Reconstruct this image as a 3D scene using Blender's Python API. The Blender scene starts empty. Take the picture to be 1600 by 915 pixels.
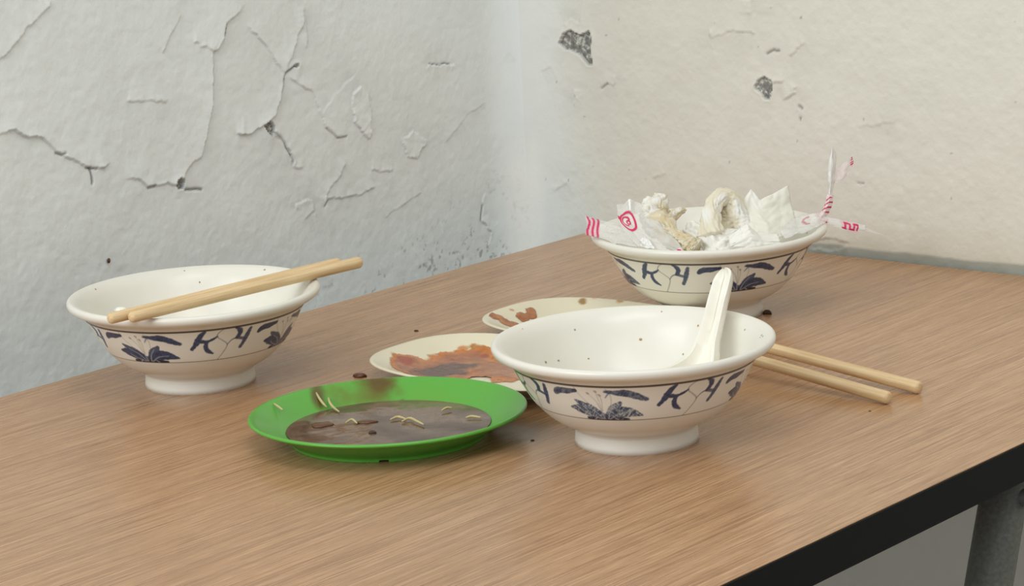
import bpy, math
import numpy as np
from mathutils import Matrix, Vector

# ------------------------------------------------------------------ camera, world, lights, exposure
C = np.array([1.275211, -1.554903, 1.141083])
RR = np.array([0.75596348, 0.65264867, -0.05068464])
UU = np.array([-0.10265345, 0.19465961, 0.97548445])
FW = np.array([-0.64651488, 0.73222766, -0.21415219])
FPX = 3955.4461
scene = bpy.context.scene
col = scene.collection
cd = bpy.data.cameras.new('camera'); cam = bpy.data.objects.new('camera', cd); col.objects.link(cam)
cd.sensor_width = 36.0; cd.lens = 36.0 * FPX / 1600.0; cd.clip_start = 0.01
cam.matrix_world = Matrix(((RR[0], UU[0], -FW[0], C[0]), (RR[1], UU[1], -FW[1], C[1]), (RR[2], UU[2], -FW[2], C[2]), (0, 0, 0, 1)))
scene.camera = cam

def lin(r, g, b):
    f = lambda c: c / 12.92 if c <= 0.04045 else ((c + 0.055) / 1.055) ** 2.4
    return np.array([f(r / 255.0), f(g / 255.0), f(b / 255.0)])

world = bpy.data.worlds.new('world'); scene.world = world; world.use_nodes = True
bg = world.node_tree.nodes['Background']
bg.inputs[0].default_value = (0.94, 0.98, 1.0, 1); bg.inputs[1].default_value = 0.45

def area_light(name, loc, target, sx, sy, power, color):
    ld = bpy.data.lights.new(name, 'AREA'); ld.shape = 'RECTANGLE'; ld.size = sx; ld.size_y = sy
    ld.energy = power; ld.color = color
    o = bpy.data.objects.new(name, ld); col.objects.link(o); o.location = loc
    o.rotation_euler = (Vector(target) - Vector(loc)).to_track_quat('-Z', 'Y').to_euler()
    return o
area_light('street_daylight', (0.10, -3.1, 2.35), (0.25, -0.3, 0.8), 1.7, 1.5, 36, (0.93, 0.98, 1.0))
area_light('overhead_fill', (0.95, -1.0, 2.6), (0.95, -1.0, 0.0), 1.3, 0.7, 7, (1.0, 0.97, 0.92))  # unseen overhead panel, added to raise the share of light from above

vs = scene.view_settings
vs.view_transform = 'Standard'; vs.look = 'None'; vs.exposure = 0.42; vs.gamma = 1.0; vs.use_curve_mapping = False

# ------------------------------------------------------------------ helpers
TZ = 0.75
def ray(x, y): return FW + RR * (x - 800.0) / FPX - UU * (y - 457.5) / FPX
def atz(x, y, z=TZ):
    d = ray(x, y); return C + d * ((z - C[2]) / d[2])
def atx(x, y, X):
    d = ray(x, y); return C + d * ((X - C[0]) / d[0])
def aty(x, y, Y):
    d = ray(x, y); return C + d * ((Y - C[1]) / d[1])
def atd(x, y, d): return C + ray(x, y) * d

def vnoise(x, y, seed=0):
    xi = np.floor(x).astype(np.int64); yi = np.floor(y).astype(np.int64)
    fx = x - xi; fy = y - yi
    fx = fx * fx * (3 - 2 * fx); fy = fy * fy * (3 - 2 * fy)
    def h(a, b):
        n = (a * 374761393 + b * 668265263 + seed * 1442695041) & 0xFFFFFFFF
        n = ((n ^ (n >> 13)) * 1274126177) & 0xFFFFFFFF
        return ((n ^ (n >> 16)) & 0xFFFF) / 65535.0
    return (h(xi, yi) * (1 - fx) + h(xi + 1, yi) * fx) * (1 - fy) + (h(xi, yi + 1) * (1 - fx) + h(xi + 1, yi + 1) * fx) * fy
def fbm(x, y, oct=4, seed=0):
    s = 0; a = 0.5; t = 0
    for i in range(oct):
        s = s + a * vnoise(x * 2 ** i, y * 2 ** i, seed + i * 17); t += a; a *= 0.55
    return s / t
def sstep(a, b, x):
    t = np.clip((x - a) / (b - a), 0, 1); return t * t * (3 - 2 * t)

def mesh_obj(name, verts, faces, mat, parent=None, smooth=True, colors=None):
    verts = np.asarray(verts, dtype=np.float32)
    me = bpy.data.meshes.new(name)
    if isinstance(faces, np.ndarray):
        n = faces.shape[1]
        me.vertices.add(len(verts)); me.vertices.foreach_set('co', verts.ravel())
        me.loops.add(faces.size); me.loops.foreach_set('vertex_index', faces.astype(np.int32).ravel())
        me.polygons.add(len(faces)); me.polygons.foreach_set('loop_start', np.arange(0, faces.size, n, dtype=np.int32))
    else:
        me.from_pydata([tuple(map(float, v)) for v in verts], [], faces)
    me.update(calc_edges=True); me.validate()
    if smooth: me.polygons.foreach_set('use_smooth', np.ones(len(me.polygons), dtype=bool))
    if colors is not None:
        c = np.ones((len(verts), 4), dtype=np.float32); c[:, :colors.shape[1]] = colors
        at = me.color_attributes.new('Col', 'FLOAT_COLOR', 'POINT'); at.data.foreach_set('color', c.ravel())
    if mat is not None: me.materials.append(mat)
    o = bpy.data.objects.new(name, me); col.objects.link(o)
    if parent is not None: o.parent = parent
    return o
def empty(name, loc, rz=0.0):
    o = bpy.data.objects.new(name, None); col.objects.link(o); o.location = tuple(map(float, loc)); o.rotation_euler = (0, 0, rz)
    o.empty_display_size = 0.02
    return o
def tag(o, label=None, cat=None, group=None, kind=None):
    if label: o['label'] = label
    if cat: o['category'] = cat
    if group: o['group'] = group
    if kind: o['kind'] = kind
    return o
def grid_faces(nr, nc, wrap=False):
    i = np.arange(nr - 1)[:, None]; m = nc if wrap else nc - 1
    j = np.arange(m)[None, :]; j2 = (j + 1) % nc
    return np.stack([i * nc + j, i * nc + j2, (i + 1) * nc + j2, (i + 1) * nc + j], -1).reshape(-1, 4)

def catmull(P, n):
    P = np.asarray(P, float)
    Q = np.vstack([2 * P[0] - P[1], P, 2 * P[-1] - P[-2]])
    out = []
    for t in np.linspace(0, len(P) - 1, n):
        i = min(int(t), len(P) - 2); u = t - i
        a, b, c, d = Q[i], Q[i + 1], Q[i + 2], Q[i + 3]
        out.append(0.5 * (2 * b + (c - a) * u + (2 * a - 5 * b + 4 * c - d) * u * u + (3 * b - a - 3 * c + d) * u ** 3))
    return np.array(out)

def lathe(profile, n=128, sx=1.0, sy=1.0):
    p = np.asarray(profile, float); th = np.linspace(0, 2 * np.pi, n, endpoint=False)
    v = np.stack([p[:, None, 0] * np.cos(th) * sx, p[:, None, 0] * np.sin(th) * sy, np.repeat(p[:, None, 1], n, 1)], -1).reshape(-1, 3)
    return v, grid_faces(len(p), n, True)

def tube(path, radii, n=16, cap=True, squash=1.0):
    path = np.asarray(path, float); m = len(path); radii = np.broadcast_to(np.asarray(radii, float), (m,))
    tan = np.gradient(path, axis=0); tan /= np.linalg.norm(tan, axis=1)[:, None]
    ref = np.array([0, 0, 1.0]) if abs(tan[0][2]) < 0.9 else np.array([1.0, 0, 0])
    vs_ = []
    for i in range(m):
        a = np.cross(tan[i], ref); a /= np.linalg.norm(a); b = np.cross(a, tan[i]); ref = b
        th = np.linspace(0, 2 * np.pi, n, endpoint=False)
        vs_.append(path[i] + radii[i] * (np.cos(th)[:, None] * a + squash * np.sin(th)[:, None] * b))
    v = np.vstack(vs_); f = grid_faces(m, n, True).tolist()
    if cap:
        f.append(list(range(n))[::-1]); f.append([(m - 1) * n + k for k in range(n)])
    return v, f

# ------------------------------------------------------------------ materials
def new_mat(name, rough=0.5, base=(0.8, 0.8, 0.8), spec=0.5, coat=0.0, metallic=0.0):
    m = bpy.data.materials.new(name); m.use_nodes = True
    nt = m.node_tree; b = nt.nodes['Principled BSDF']
    b.inputs['Base Color'].default_value = (*[float(c) for c in base], 1); b.inputs['Roughness'].default_value = rough
    b.inputs['Specular IOR Level'].default_value = spec; b.inputs['Coat Weight'].default_value = coat
    b.inputs['Metallic'].default_value = metallic
    return m, nt, b
def noise_node(nt, scale, detail=3, stretch=None, rough=0.55):
    tc = nt.nodes.new('ShaderNodeTexCoord'); mp = nt.nodes.new('ShaderNodeMapping'); nz = nt.nodes.new('ShaderNodeTexNoise')
    if stretch: mp.inputs['Scale'].default_value = stretch
    nz.inputs['Scale'].default_value = scale; nz.inputs['Detail'].default_value = detail; nz.inputs['Roughness'].default_value = rough
    nt.links.new(tc.outputs['Object'], mp.inputs['Vector']); nt.links.new(mp.outputs['Vector'], nz.inputs['Vector'])
    return nz
def ramp(nt, src, stops):
    r = nt.nodes.new('ShaderNodeValToRGB'); e = r.color_ramp.elements
    while len(e) < len(stops): e.new(0.5)
    for k, (p, c) in enumerate(stops):
        e[k].position = p; e[k].color = (*[float(x) for x in c], 1)
    nt.links.new(src, r.inputs['Fac']); return r
def mixc(nt, fac, a, b, mode='MIX'):
    mx = nt.nodes.new('ShaderNodeMix'); mx.data_type = 'RGBA'; mx.blend_type = mode
    for s, v in ((mx.inputs[0], fac), (mx.inputs[6], a), (mx.inputs[7], b)):
        if isinstance(v, bpy.types.NodeSocket): nt.links.new(v, s)
        elif isinstance(v, (int, float)): s.default_value = v
        else: s.default_value = (*[float(x) for x in v], 1)
    return mx.outputs[2]
def bump(nt, b, h, strength, dist):
    bp = nt.nodes.new('ShaderNodeBump'); bp.inputs['Strength'].default_value = strength; bp.inputs['Distance'].default_value = dist
    nt.links.new(h, bp.inputs['Height']); nt.links.new(bp.outputs['Normal'], b.inputs['Normal'])
def attr_mat(name, rough, coat=0.0, spec=0.5, mottle=0.0, mscale=60, bmp=None):
    m, nt, b = new_mat(name, rough, coat=coat, spec=spec)
    at = nt.nodes.new('ShaderNodeAttribute'); at.attribute_name = 'Col'
    src = at.outputs['Color']
    if mottle:
        nz = noise_node(nt, mscale, 4)
        r = ramp(nt, nz.outputs['Fac'], [(0.3, (1 - mottle,) * 3), (0.7, (1.0,) * 3)])
        src = mixc(nt, 1.0, src, r.outputs['Color'], 'MULTIPLY')
    nt.links.new(src, b.inputs['Base Color'])
    if bmp:
        nz2 = noise_node(nt, bmp[0], 4); bump(nt, b, nz2.outputs['Fac'], bmp[1], bmp[2])
    return m

M = {}
M['wall'] = attr_mat('peeling_wall_paint', 0.62, mottle=0.035, mscale=35, bmp=(300, 0.20, 0.0011), spec=0.35)
M['cement'], nt, b = new_mat('bare_cement', 0.9)
nz = noise_node(nt, 260, 5); r_ = ramp(nt, nz.outputs['Fac'], [(0.34, lin(112, 112, 108)), (0.52, lin(146, 145, 139)), (0.64, lin(214, 212, 203))])
nt.links.new(r_.outputs['Color'], b.inputs['Base Color']); bump(nt, b, nz.outputs['Fac'], 0.8, 0.002)
M['floor'], nt, b = new_mat('terrazzo_floor', 0.5)
nz = noise_node(nt, 90, 5); r_ = ramp(nt, nz.outputs['Fac'], [(0.35, lin(120, 116, 110)), (0.65, lin(158, 154, 146))]); nt.links.new(r_.outputs['Color'], b.inputs['Base Color'])

# wood-grain laminate: long streaks along the table (Y)
M['wood'], nt, b = new_mat('oak_laminate', 0.30, spec=0.6)
n1 = noise_node(nt, 1.0, 4, (850, 12, 1)); n2 = noise_node(nt, 1.0, 3, (120, 2.5, 1)); n3 = noise_node(nt, 1.0, 2, (1500, 60, 1)); n4 = noise_node(nt, 5.0, 2)
r1 = ramp(nt, n1.outputs['Fac'], [(0.32, lin(155, 115, 80)), (0.50, lin(182, 141, 103)), (0.68, lin(199, 160, 122))])
r2 = ramp(nt, n2.outputs['Fac'], [(0.3, (0.92, 0.91, 0.90)), (0.7, (1.03, 1.03, 1.03))])
c1 = mixc(nt, 1.0, r1.outputs['Color'], r2.outputs['Color'], 'MULTIPLY')
r3 = ramp(nt, n3.outputs['Fac'], [(0.38, (0.80, 0.78, 0.76)), (0.6, (1.06, 1.06, 1.06))])
c2 = mixc(nt, 0.8, c1, r3.outputs['Color'], 'MULTIPLY')
r4 = ramp(nt, n4.outputs['Fac'], [(0.35, (0.94, 0.93, 0.92)), (0.65, (1.03, 1.03, 1.03))])
c3 = mixc(nt, 1.0, c2, r4.outputs['Color'], 'MULTIPLY')
nt.links.new(c3, b.inputs['Base Color']); bump(nt, b, n1.outputs['Fac'], 0.16, 0.0006)
rr = nt.nodes.new('ShaderNodeMapRange'); rr.inputs[3].default_value = 0.22; rr.inputs[4].default_value = 0.34
nt.links.new(n2.outputs['Fac'], rr.inputs[0]); nt.links.new(rr.outputs[0], b.inputs['Roughness'])

M['black'], nt, b = new_mat('black_edge_banding', 0.6, lin(11, 11, 12), spec=0.15); nz = noise_node(nt, 700, 2); bump(nt, b, nz.outputs['Fac'], 0.1, 0.0004)
M['under'], nt, b = new_mat('chipboard_underside', 0.8, lin(120, 100, 80))
M['tube'], nt, b = new_mat('galvanised_tube', 0.55, lin(120, 120, 112), metallic=0.35)
nz = noise_node(nt, 420, 4); r_ = ramp(nt, nz.outputs['Fac'], [(0.3, lin(100, 100, 94)), (0.55, lin(112, 112, 105)), (0.75, lin(126, 125, 117))])
nt.links.new(r_.outputs['Color'], b.inputs['Base Color']); bump(nt, b, nz.outputs['Fac'], 0.3, 0.0008)
M['bolt'], nt, b = new_mat('dull_bolt', 0.5, lin(88, 88, 84), metallic=0.4)

CREAM = lin(229, 225, 213)
M['bowl'], nt, b = new_mat('cream_melamine', 0.32, CREAM, coat=0.12); b.inputs['Coat Roughness'].default_value = 0.12
nz = noise_node(nt, 40, 3); r_ = ramp(nt, nz.outputs['Fac'], [(0.3, CREAM * 0.97), (0.7, CREAM)]); nt.links.new(r_.outputs['Color'], b.inputs['Base Color'])
M['band'] = attr_mat('painted_glaze', 0.32, coat=0.12)
M['speck'], nt, b = new_mat('brown_specks', 0.5, lin(168, 140, 104))
M['spoon'], nt, b = new_mat('spoon_melamine', 0.25, lin(240, 236, 222), coat=0.2)
nz = noise_node(nt, 60, 3); r_ = ramp(nt, nz.outputs['Fac'], [(0.3, lin(234, 229, 214)), (0.7, lin(242, 238, 226))]); nt.links.new(r_.outputs['Color'], b.inputs['Base Color'])
M['plate'] = attr_mat('cream_plate_melamine', 0.3, coat=0.2)
M['green'] = attr_mat('green_plastic', 0.33, coat=0.1)
M['sauce'] = attr_mat('oily_sauce', 0.16, spec=0.6, mottle=0.2, mscale=220, bmp=(260, 0.35, 0.0012))
nt = M['sauce'].node_tree; nt.links.new([n for n in nt.nodes if n.type == 'ATTRIBUTE'][0].outputs['Alpha'], nt.nodes['Principled BSDF'].inputs['Alpha'])
M['broth'], nt, b = new_mat('brown_broth', 0.09, lin(74, 48, 34), spec=0.55)
nz = noise_node(nt, 38, 5); r_ = ramp(nt, nz.outputs['Fac'], [(0.34, lin(64, 32, 20)), (0.46, lin(92, 68, 52)), (0.6, lin(120, 98, 82)), (0.72, lin(104, 88, 60))])
nt.links.new(r_.outputs['Color'], b.inputs['Base Color']); bump(nt, b, nz.outputs['Fac'], 0.08, 0.003)
M['noodle'], nt, b = new_mat('pale_noodle', 0.3, lin(196, 176, 124)); b.inputs['Subsurface Weight'].default_value = 0.1
M['chop'], nt, b = new_mat('birch_chopstick', 0.55, lin(226, 192, 142))
nz = noise_node(nt, 1.0, 4, (700, 700, 30)); r_ = ramp(nt, nz.outputs['Fac'], [(0.3, lin(206, 174, 126)), (0.6, lin(226, 198, 154)), (0.8, lin(234, 210, 170))])
nt.links.new(r_.outputs['Color'], b.inputs['Base Color']); bump(nt, b, nz.outputs['Fac'], 0.15, 0.0005)
M['tissue'], nt, b = new_mat('tissue_paper', 0.95, lin(246, 243, 234), spec=0.1)
at = nt.nodes.new('ShaderNodeAttribute'); at.attribute_name = 'Col'; nt.links.new(at.outputs['Color'], b.inputs['Base Color'])
tr = nt.nodes.new('ShaderNodeBsdfTranslucent'); tr.inputs[0].default_value = (0.95, 0.93, 0.87, 1); nt.links.new(at.outputs['Color'], tr.inputs[0])
mx = nt.nodes.new('ShaderNodeMixShader'); mx.inputs[0].default_value = 0.25
nt.links.new(b.outputs[0], mx.inputs[1]); nt.links.new(tr.outputs[0], mx.inputs[2]); nt.links.new(mx.outputs[0], nt.nodes['Material Output'].inputs[0])
nz = noise_node(nt, 500, 3); bump(nt, b, nz.outputs['Fac'], 0.3, 0.0006)
M['film'], nt, b = new_mat('printed_plastic_film', 0.22, (0.9, 0.9, 0.9), spec=0.5)
at = nt.nodes.new('ShaderNodeAttribute'); at.attribute_name = 'Col'; nt.links.new(at.outputs['Color'], b.inputs['Base Color']); nt.links.new(at.outputs['Alpha'], b.inputs['Alpha'])
M['crumb'], nt, b = new_mat('dark_crumb', 0.6, lin(70, 48, 38)); nz = noise_node(nt, 900, 2); bump(nt, b, nz.outputs['Fac'], 0.5, 0.0008)
M['saucebit'], nt, b = new_mat('sauce_bit', 0.3, lin(96, 60, 38)); nz = noise_node(nt, 900, 2); bump(nt, b, nz.outputs['Fac'], 0.3, 0.0006)

# ------------------------------------------------------------------ the setting: floor and two plaster walls meeting in a rounded corner
o = mesh_obj('floor', [(-1.2, -4, 0), (4, -4, 0), (4, 0.3, 0), (-1.2, 0.3, 0)], [(0, 1, 2, 3)], M['floor'], smooth=False)
tag(o, kind='structure')

WX, WY, FR = -0.079, 0.003, 0.045     # wall planes and radius of the rounded corner
def polydist(a, z, P):
    """signed distance (left of travel direction positive) and fraction along, for points (a, z) to polyline P"""
    P = np.asarray(P, float); seg = np.linalg.norm(np.diff(P, axis=0), axis=1); L = np.concatenate([[0], np.cumsum(seg)])
    best = np.full(a.shape, 1e9); sg = np.zeros(a.shape); fr = np.zeros(a.shape)
    for i in range(len(P) - 1):
        d = P[i + 1] - P[i]; l2 = d @ d + 1e-12
        t = np.clip(((a - P[i, 0]) * d[0] + (z - P[i, 1]) * d[1]) / l2, 0, 1)
        qx = a - P[i, 0] - t * d[0]; qz = z - P[i, 1] - t * d[1]
        ds = np.hypot(qx, qz); m = ds < best
        best = np.where(m, ds, best); cr = d[0] * qz - d[1] * qx
        sg = np.where(m, np.where(cr >= 0, 1.0, -1.0), sg); fr = np.where(m, (L[i] + t * seg[i]) / L[-1], fr)
    return best, sg, fr
def inpoly(a, z, P):
    r = np.zeros(a.shape, bool); n = len(P)
    for i in range(n):
        x1, y1 = P[i]; x2, y2 = P[(i + 1) % n]
        c = ((y1 > z) != (y2 > z)) & (a < (x2 - x1) * (z - y1) / (y2 - y1 + 1e-12) + x1); r ^= c
    return r
def jitter(P, amp, seed):
    """subdivide a polyline in the wall plane and roughen it"""
    rng = np.random.default_rng(seed); P = np.asarray(P, float); out = [P[0]]
    for i in range(len(P) - 1):
        n = max(2, int(np.linalg.norm(P[i + 1] - P[i]) / 0.004))
        for k in range(1, n + 1):
            q = P[i] + (P[i + 1] - P[i]) * k / n
            out.append(q + (rng.normal(0, amp, 2) if k < n else 0))
    return np.array(out)

def fine_axis(lo, hi, f0, f1, step, coarse):
    return np.unique(np.round(np.concatenate([np.linspace(lo, f0, coarse), np.arange(f0, f1, step), np.linspace(f1, hi, coarse)]), 5))

def build_wall(name, a_axis, z_axis, place, flakes, cracks, holes, base_fn, seed, seam):
    A, Z = np.meshgrid(a_axis, z_axis); H = np.zeros(A.shape); colr = base_fn(A, Z); calm = sstep(0.002, 0.035, np.abs(A - seam))
    H += (fbm(A * 9, Z * 9, 3, seed) - 0.5) * 0.0022 + (fbm(A * 45, Z * 45, 3, seed + 5) - 0.5) * 0.0008
    H += (fbm(A * 190, Z * 190, 2, seed + 9) - 0.5) * 0.00045
    for k, (P, side, amp, width) in enumerate(flakes):
        P = jitter(P, 0.0006, seed + k)
        lo = P.min(0) - 0.05; hi = P.max(0) + 0.05
        m = (A > lo[0]) & (A < hi[0]) & (Z > lo[1]) & (Z < hi[1])
        if not m.any(): continue
        d, s, fr = polydist(A[m], Z[m], P)
        s = s * side; tp = sstep(0, 0.08, fr) * sstep(0, 0.08, 1 - fr) * (0.55 + 0.9 * vnoise(fr * 14 + k, fr * 0 + k, seed))
        up = amp * 0.6 * tp * np.exp(-d / width) * (s > 0)
        colr[m] *= (1 - 0.06 * np.exp(-d / 0.012) * (s < 0) * tp)[:, None]
        H[m] += up - amp * 0.25 * tp * np.exp(-d / (width * 0.7)) * (s < 0)
    for k, (P, w, dark) in enumerate(cracks):
        P = jitter(P, 0.0005, seed + 50 + k); lo = P.min(0) - 0.01; hi = P.max(0) + 0.01
        m = (A > lo[0]) & (A < hi[0]) & (Z > lo[1]) & (Z < hi[1])
        if not m.any(): continue
        d, s, fr = polydist(A[m], Z[m], P); g = np.exp(-(d / w) ** 2) * sstep(0, 0.1, 1 - fr)
        H[m] -= 0.0012 * g; colr[m] = colr[m] * (1 - dark * g[:, None]) + lin(96, 94, 88) * dark * g[:, None]
    for P in holes:
        P = np.asarray(P); lo = P.min(0) - 0.006; hi = P.max(0) + 0.006
        m = (A > lo[0]) & (A < hi[0]) & (Z > lo[1]) & (Z < hi[1]); a = A[m]; z = Z[m]
        ins = inpoly(a, z, P); d, s, fr = polydist(a, z, np.vstack([P, P[:1]]))
        H[m] = np.where(ins, -0.0045, H[m] + 0.0009 * np.exp(-d / 0.003))
        colr[m] = np.where(ins[:, None], lin(136, 135, 129), colr[m])
    V = place(A, Z, H * calm).reshape(-1, 3)
    o = mesh_obj(name, V, grid_faces(len(z_axis), len(a_axis)), M['wall'], colors=colr.reshape(-1, 3))
    tag(o, kind='structure'); return o

# coordinate a runs along the wall: left wall a = Y up to the corner arc, right wall a = X from the corner arc
ARC = FR * math.pi / 4
def place_left(A, Z, H):
    f0 = WY - FR; t = np.clip((A - f0) / FR, 0, math.pi / 4)
    flat = A <= f0
    px = np.where(flat, WX, WX + FR - FR * np.cos(t)); py = np.where(flat, A, f0 + FR * np.sin(t))
    nx = np.where(flat, 1.0, np.cos(t)); ny = np.where(flat, 0.0, -np.sin(t))
    return np.stack([px + nx * H, py + ny * H, Z], -1)
def place_right(A, Z, H):
    f0 = WX + FR; t = np.clip((f0 - A) / FR, 0, math.pi / 4)      # measured back from the straight part
    flat = A >= f0
    px = np.where(flat, A, f0 - FR * np.sin(t)); py = np.where(flat, WY, WY - FR + FR * np.cos(t))
    nx = np.where(flat, 0.0, np.sin(t)); ny = np.where(flat, -1.0, -np.cos(t))
    return np.stack([px + nx * H, py + ny * H, Z], -1)
def LP(pts): return np.array([[q[1], q[2]] for q in (atx(x, y, WX) for x, y in pts)])
def RP(pts): return np.array([[q[0], q[2]] for q in (aty(x, y, WY) for x, y in pts)])

WL = lin(240, 245, 243); WR = lin(225, 222, 210)
def base_left(A, Z):
    k = sstep(-0.007, -0.06, A); n = (.5 + (fbm(A * 14, Z * 14, 4, 31) - .5) * k)[..., None]; n2 = (fbm(A * 4, Z * 4, 3, 77) * k)[..., None]
    c = WL * (0.95 + 0.08 * n) ; c = c * (1 - 0.25 * sstep(0.5, 0.8, n2)) + WR * 0.25 * sstep(0.5, 0.8, n2)
    # grime spatter low on the wall towards the corner
    ztab = 0.665 + (A + 0.6) * 0.155
    near = np.exp(-np.clip(Z - ztab, 0, 1) / 0.022) * sstep(-0.42, -0.2, A)
    sp = sstep(0.60, 0.72, fbm(A * 330, Z * 330, 3, 5)) * sstep(0.45, 0.6, fbm(A * 60, Z * 60, 2, 8)) * np.clip(near * 1.3, 0, 1)
    c = c * (1 - 0.55 * sp[..., None]) + lin(120, 120, 112) * 0.55 * sp[..., None]
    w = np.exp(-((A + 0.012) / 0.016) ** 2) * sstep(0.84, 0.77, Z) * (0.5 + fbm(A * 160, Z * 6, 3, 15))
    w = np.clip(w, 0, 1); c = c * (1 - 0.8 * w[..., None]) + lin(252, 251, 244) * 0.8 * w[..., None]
    return c
def base_right(A, Z):
    k = sstep(-0.069, -0.015, A); n = (.5 + (fbm(A * 14, Z * 14, 4, 41) - .5) * k)[..., None]; t = sstep(-0.11, 0.03, A)[..., None]
    c = (WL * (1 - t) + WR * t) * (0.95 + 0.08 * n)
    pk = (fbm(A * 9, Z * 9, 2, 99) ** 2 * k)[..., None]; c = c * (1 - 0.25 * pk) + lin(222, 206, 196) * 0.25 * pk
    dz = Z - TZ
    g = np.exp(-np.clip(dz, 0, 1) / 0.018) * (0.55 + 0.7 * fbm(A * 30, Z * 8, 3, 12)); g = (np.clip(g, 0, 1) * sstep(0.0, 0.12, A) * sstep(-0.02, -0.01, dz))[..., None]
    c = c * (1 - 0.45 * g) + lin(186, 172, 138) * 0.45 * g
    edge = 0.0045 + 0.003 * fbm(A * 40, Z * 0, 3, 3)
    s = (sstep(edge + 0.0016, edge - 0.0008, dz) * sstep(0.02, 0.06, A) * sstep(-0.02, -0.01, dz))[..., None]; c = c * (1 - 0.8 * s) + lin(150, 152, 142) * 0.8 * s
    dot = sstep(0.90, 0.95, fbm(A * 150, Z * 150, 2, 21))[..., None]; c = c * (1 - 0.5 * dot) + lin(120, 112, 96) * 0.5 * dot
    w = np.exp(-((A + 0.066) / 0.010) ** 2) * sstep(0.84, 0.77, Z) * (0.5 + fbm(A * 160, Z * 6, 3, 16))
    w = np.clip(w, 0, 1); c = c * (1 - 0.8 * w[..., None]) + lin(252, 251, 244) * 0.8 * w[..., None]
    return c

# outlines of lifted paint (travel direction; side = which side of it is lifted)
fl = [
 ([(80, 0), (62, 25), (30, 60), (10, 85), (-8, 96)], -1, 0.0018, 0.012),
 ([(-10, 214), (22, 202), (44, 215), (66, 215), (87, 236), (114, 249), (140, 262), (153, 262), (175, 254)], 1, 0.0020, 0.010),
 ([(190, 278), (218, 280), (232, 292), (254, 288), (280, 286), (302, 253), (315, 245), (323, 214), (332, 166), (334, 122), (333, 81), (345, 70), (352, 52), (355, 35), (376, 17), (387, 0)], 1, 0.0022, 0.010),
 ([(302, 66), (333, 81)], 1, 0.0014, 0.006),
 ([(367, 210), (393, 208), (430, 181), (439, 153), (446, 114), (463, 101)], 1, 0.0024, 0.010),
 ([(446, 114), (406, 61), (385, 39)], -1, 0.0012, 0.006),
 ([(446, 114), (460, 74), (474, 40), (476, 10)], 1, 0.0012, 0.006),
 ([(425, 204), (444, 222), (455, 244), (457, 261), (475, 263)], 1, 0.0014, 0.007),
 ([(449, 121), (488, 143), (499, 174), (510, 200), (527, 215), (545, 213)], 1, 0.0013, 0.007),
 ([(549, 169), (551, 147), (564, 135), (575, 147), (580, 174), (580, 217)], -1, 0.0016, 0.006),
 ([(580, 217), (567, 209), (553, 191), (549, 169)], -1, 0.0014, 0.006),
 ([(628, 217), (645, 204), (667, 220), (652, 248), (636, 244), (628, 217)], -1, 0.0016, 0.006),
 ([(540, 254), (532, 274), (514, 296), (508, 322)], -1, 0.0013, 0.006),
 ([(508, 322), (514, 311), (562, 305), (588, 292)], 1, 0.0013, 0.006),
 ([(580, 265), (598, 268), (615, 265)], 1, 0.0011, 0.005),
 ([(462, 331), (462, 318), (479, 311), (490, 318), (492, 331), (475, 344)], -1, 0.0013, 0.005),
 ([(665, 110), (671, 100), (711, 101), (713, 110)], -1, 0.0013, 0.005),
 ([(785, 79), (792, 88), (794, 98)], 1, 0.0014, 0.004),
 ([(757, 300), (752, 344), (768, 361), (763, 383)], 1, 0.0013, 0.005),
 ([(197, 157), (230, 157), (258, 160), (264, 153)], 1, 0.0010, 0.006),
 ([(476, 17), (480, 48), (478, 78)], -1, 0.0012, 0.005),
 ([(252, 85), (262, 66), (283, 22)], 1, 0.0008, 0.006),
 ([(695, 225), (730, 180), (760, 160)], 1, 0.0006, 0.008),
 ([(600, 340), (630, 320), (660, 300)], 1, 0.0007, 0.006),
 ([(560, 110), (520, 150), (500, 180)], 1, 0.0006, 0.008),
]
cr = [([(140, 262), (143, 275), (143, 290)], 0.0009, 0.8), ([(135, 262), (153, 263)], 0.0008, 0.7), ([(88, 239), (104, 238)], 0.0009, 0.6),
      ([(290, 296), (318, 297)], 0.0010, 0.85), ([(446, 114), (463, 101)], 0.0010, 0.8), ([(351, 55), (355, 35)], 0.0010, 0.8),
      ([(425, 204), (444, 222), (455, 244), (457, 261)], 0.0007, 0.55), ([(333, 81), (334, 122), (332, 166)], 0.0006, 0.35),
      ([(439, 153), (446, 114)], 0.0008, 0.6), ([(752, 344), (755, 318)], 0.0008, 0.6), ([(508, 322), (514, 311)], 0.0008, 0.6),
      ([(232, 293), (245, 290)], 0.0009, 0.7), ([(527, 215), (543, 213)], 0.0007, 0.6), ([(671, 100), (705, 100)], 0.0006, 0.6), ([(510, 200), (527, 215)], 0.0006, 0.4)]
hl = [[(413, 196), (420, 189), (427, 192), (429, 203), (424, 213), (417, 206)], [(275, 285), (282, 277), (289, 282), (287, 293), (279, 297)],
      [(459, 104), (463, 98), (467, 101), (464, 106)]]
left_holes = [LP(h) for h in hl]
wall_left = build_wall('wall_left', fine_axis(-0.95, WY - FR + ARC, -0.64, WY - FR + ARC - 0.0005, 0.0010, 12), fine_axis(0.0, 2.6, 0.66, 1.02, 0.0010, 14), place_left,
    [(LP(p), s, a, w) for p, s, a, w in fl], [(LP(p), w, d) for p, w, d in cr], left_holes, base_left, 3, WY - FR + ARC)

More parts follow.
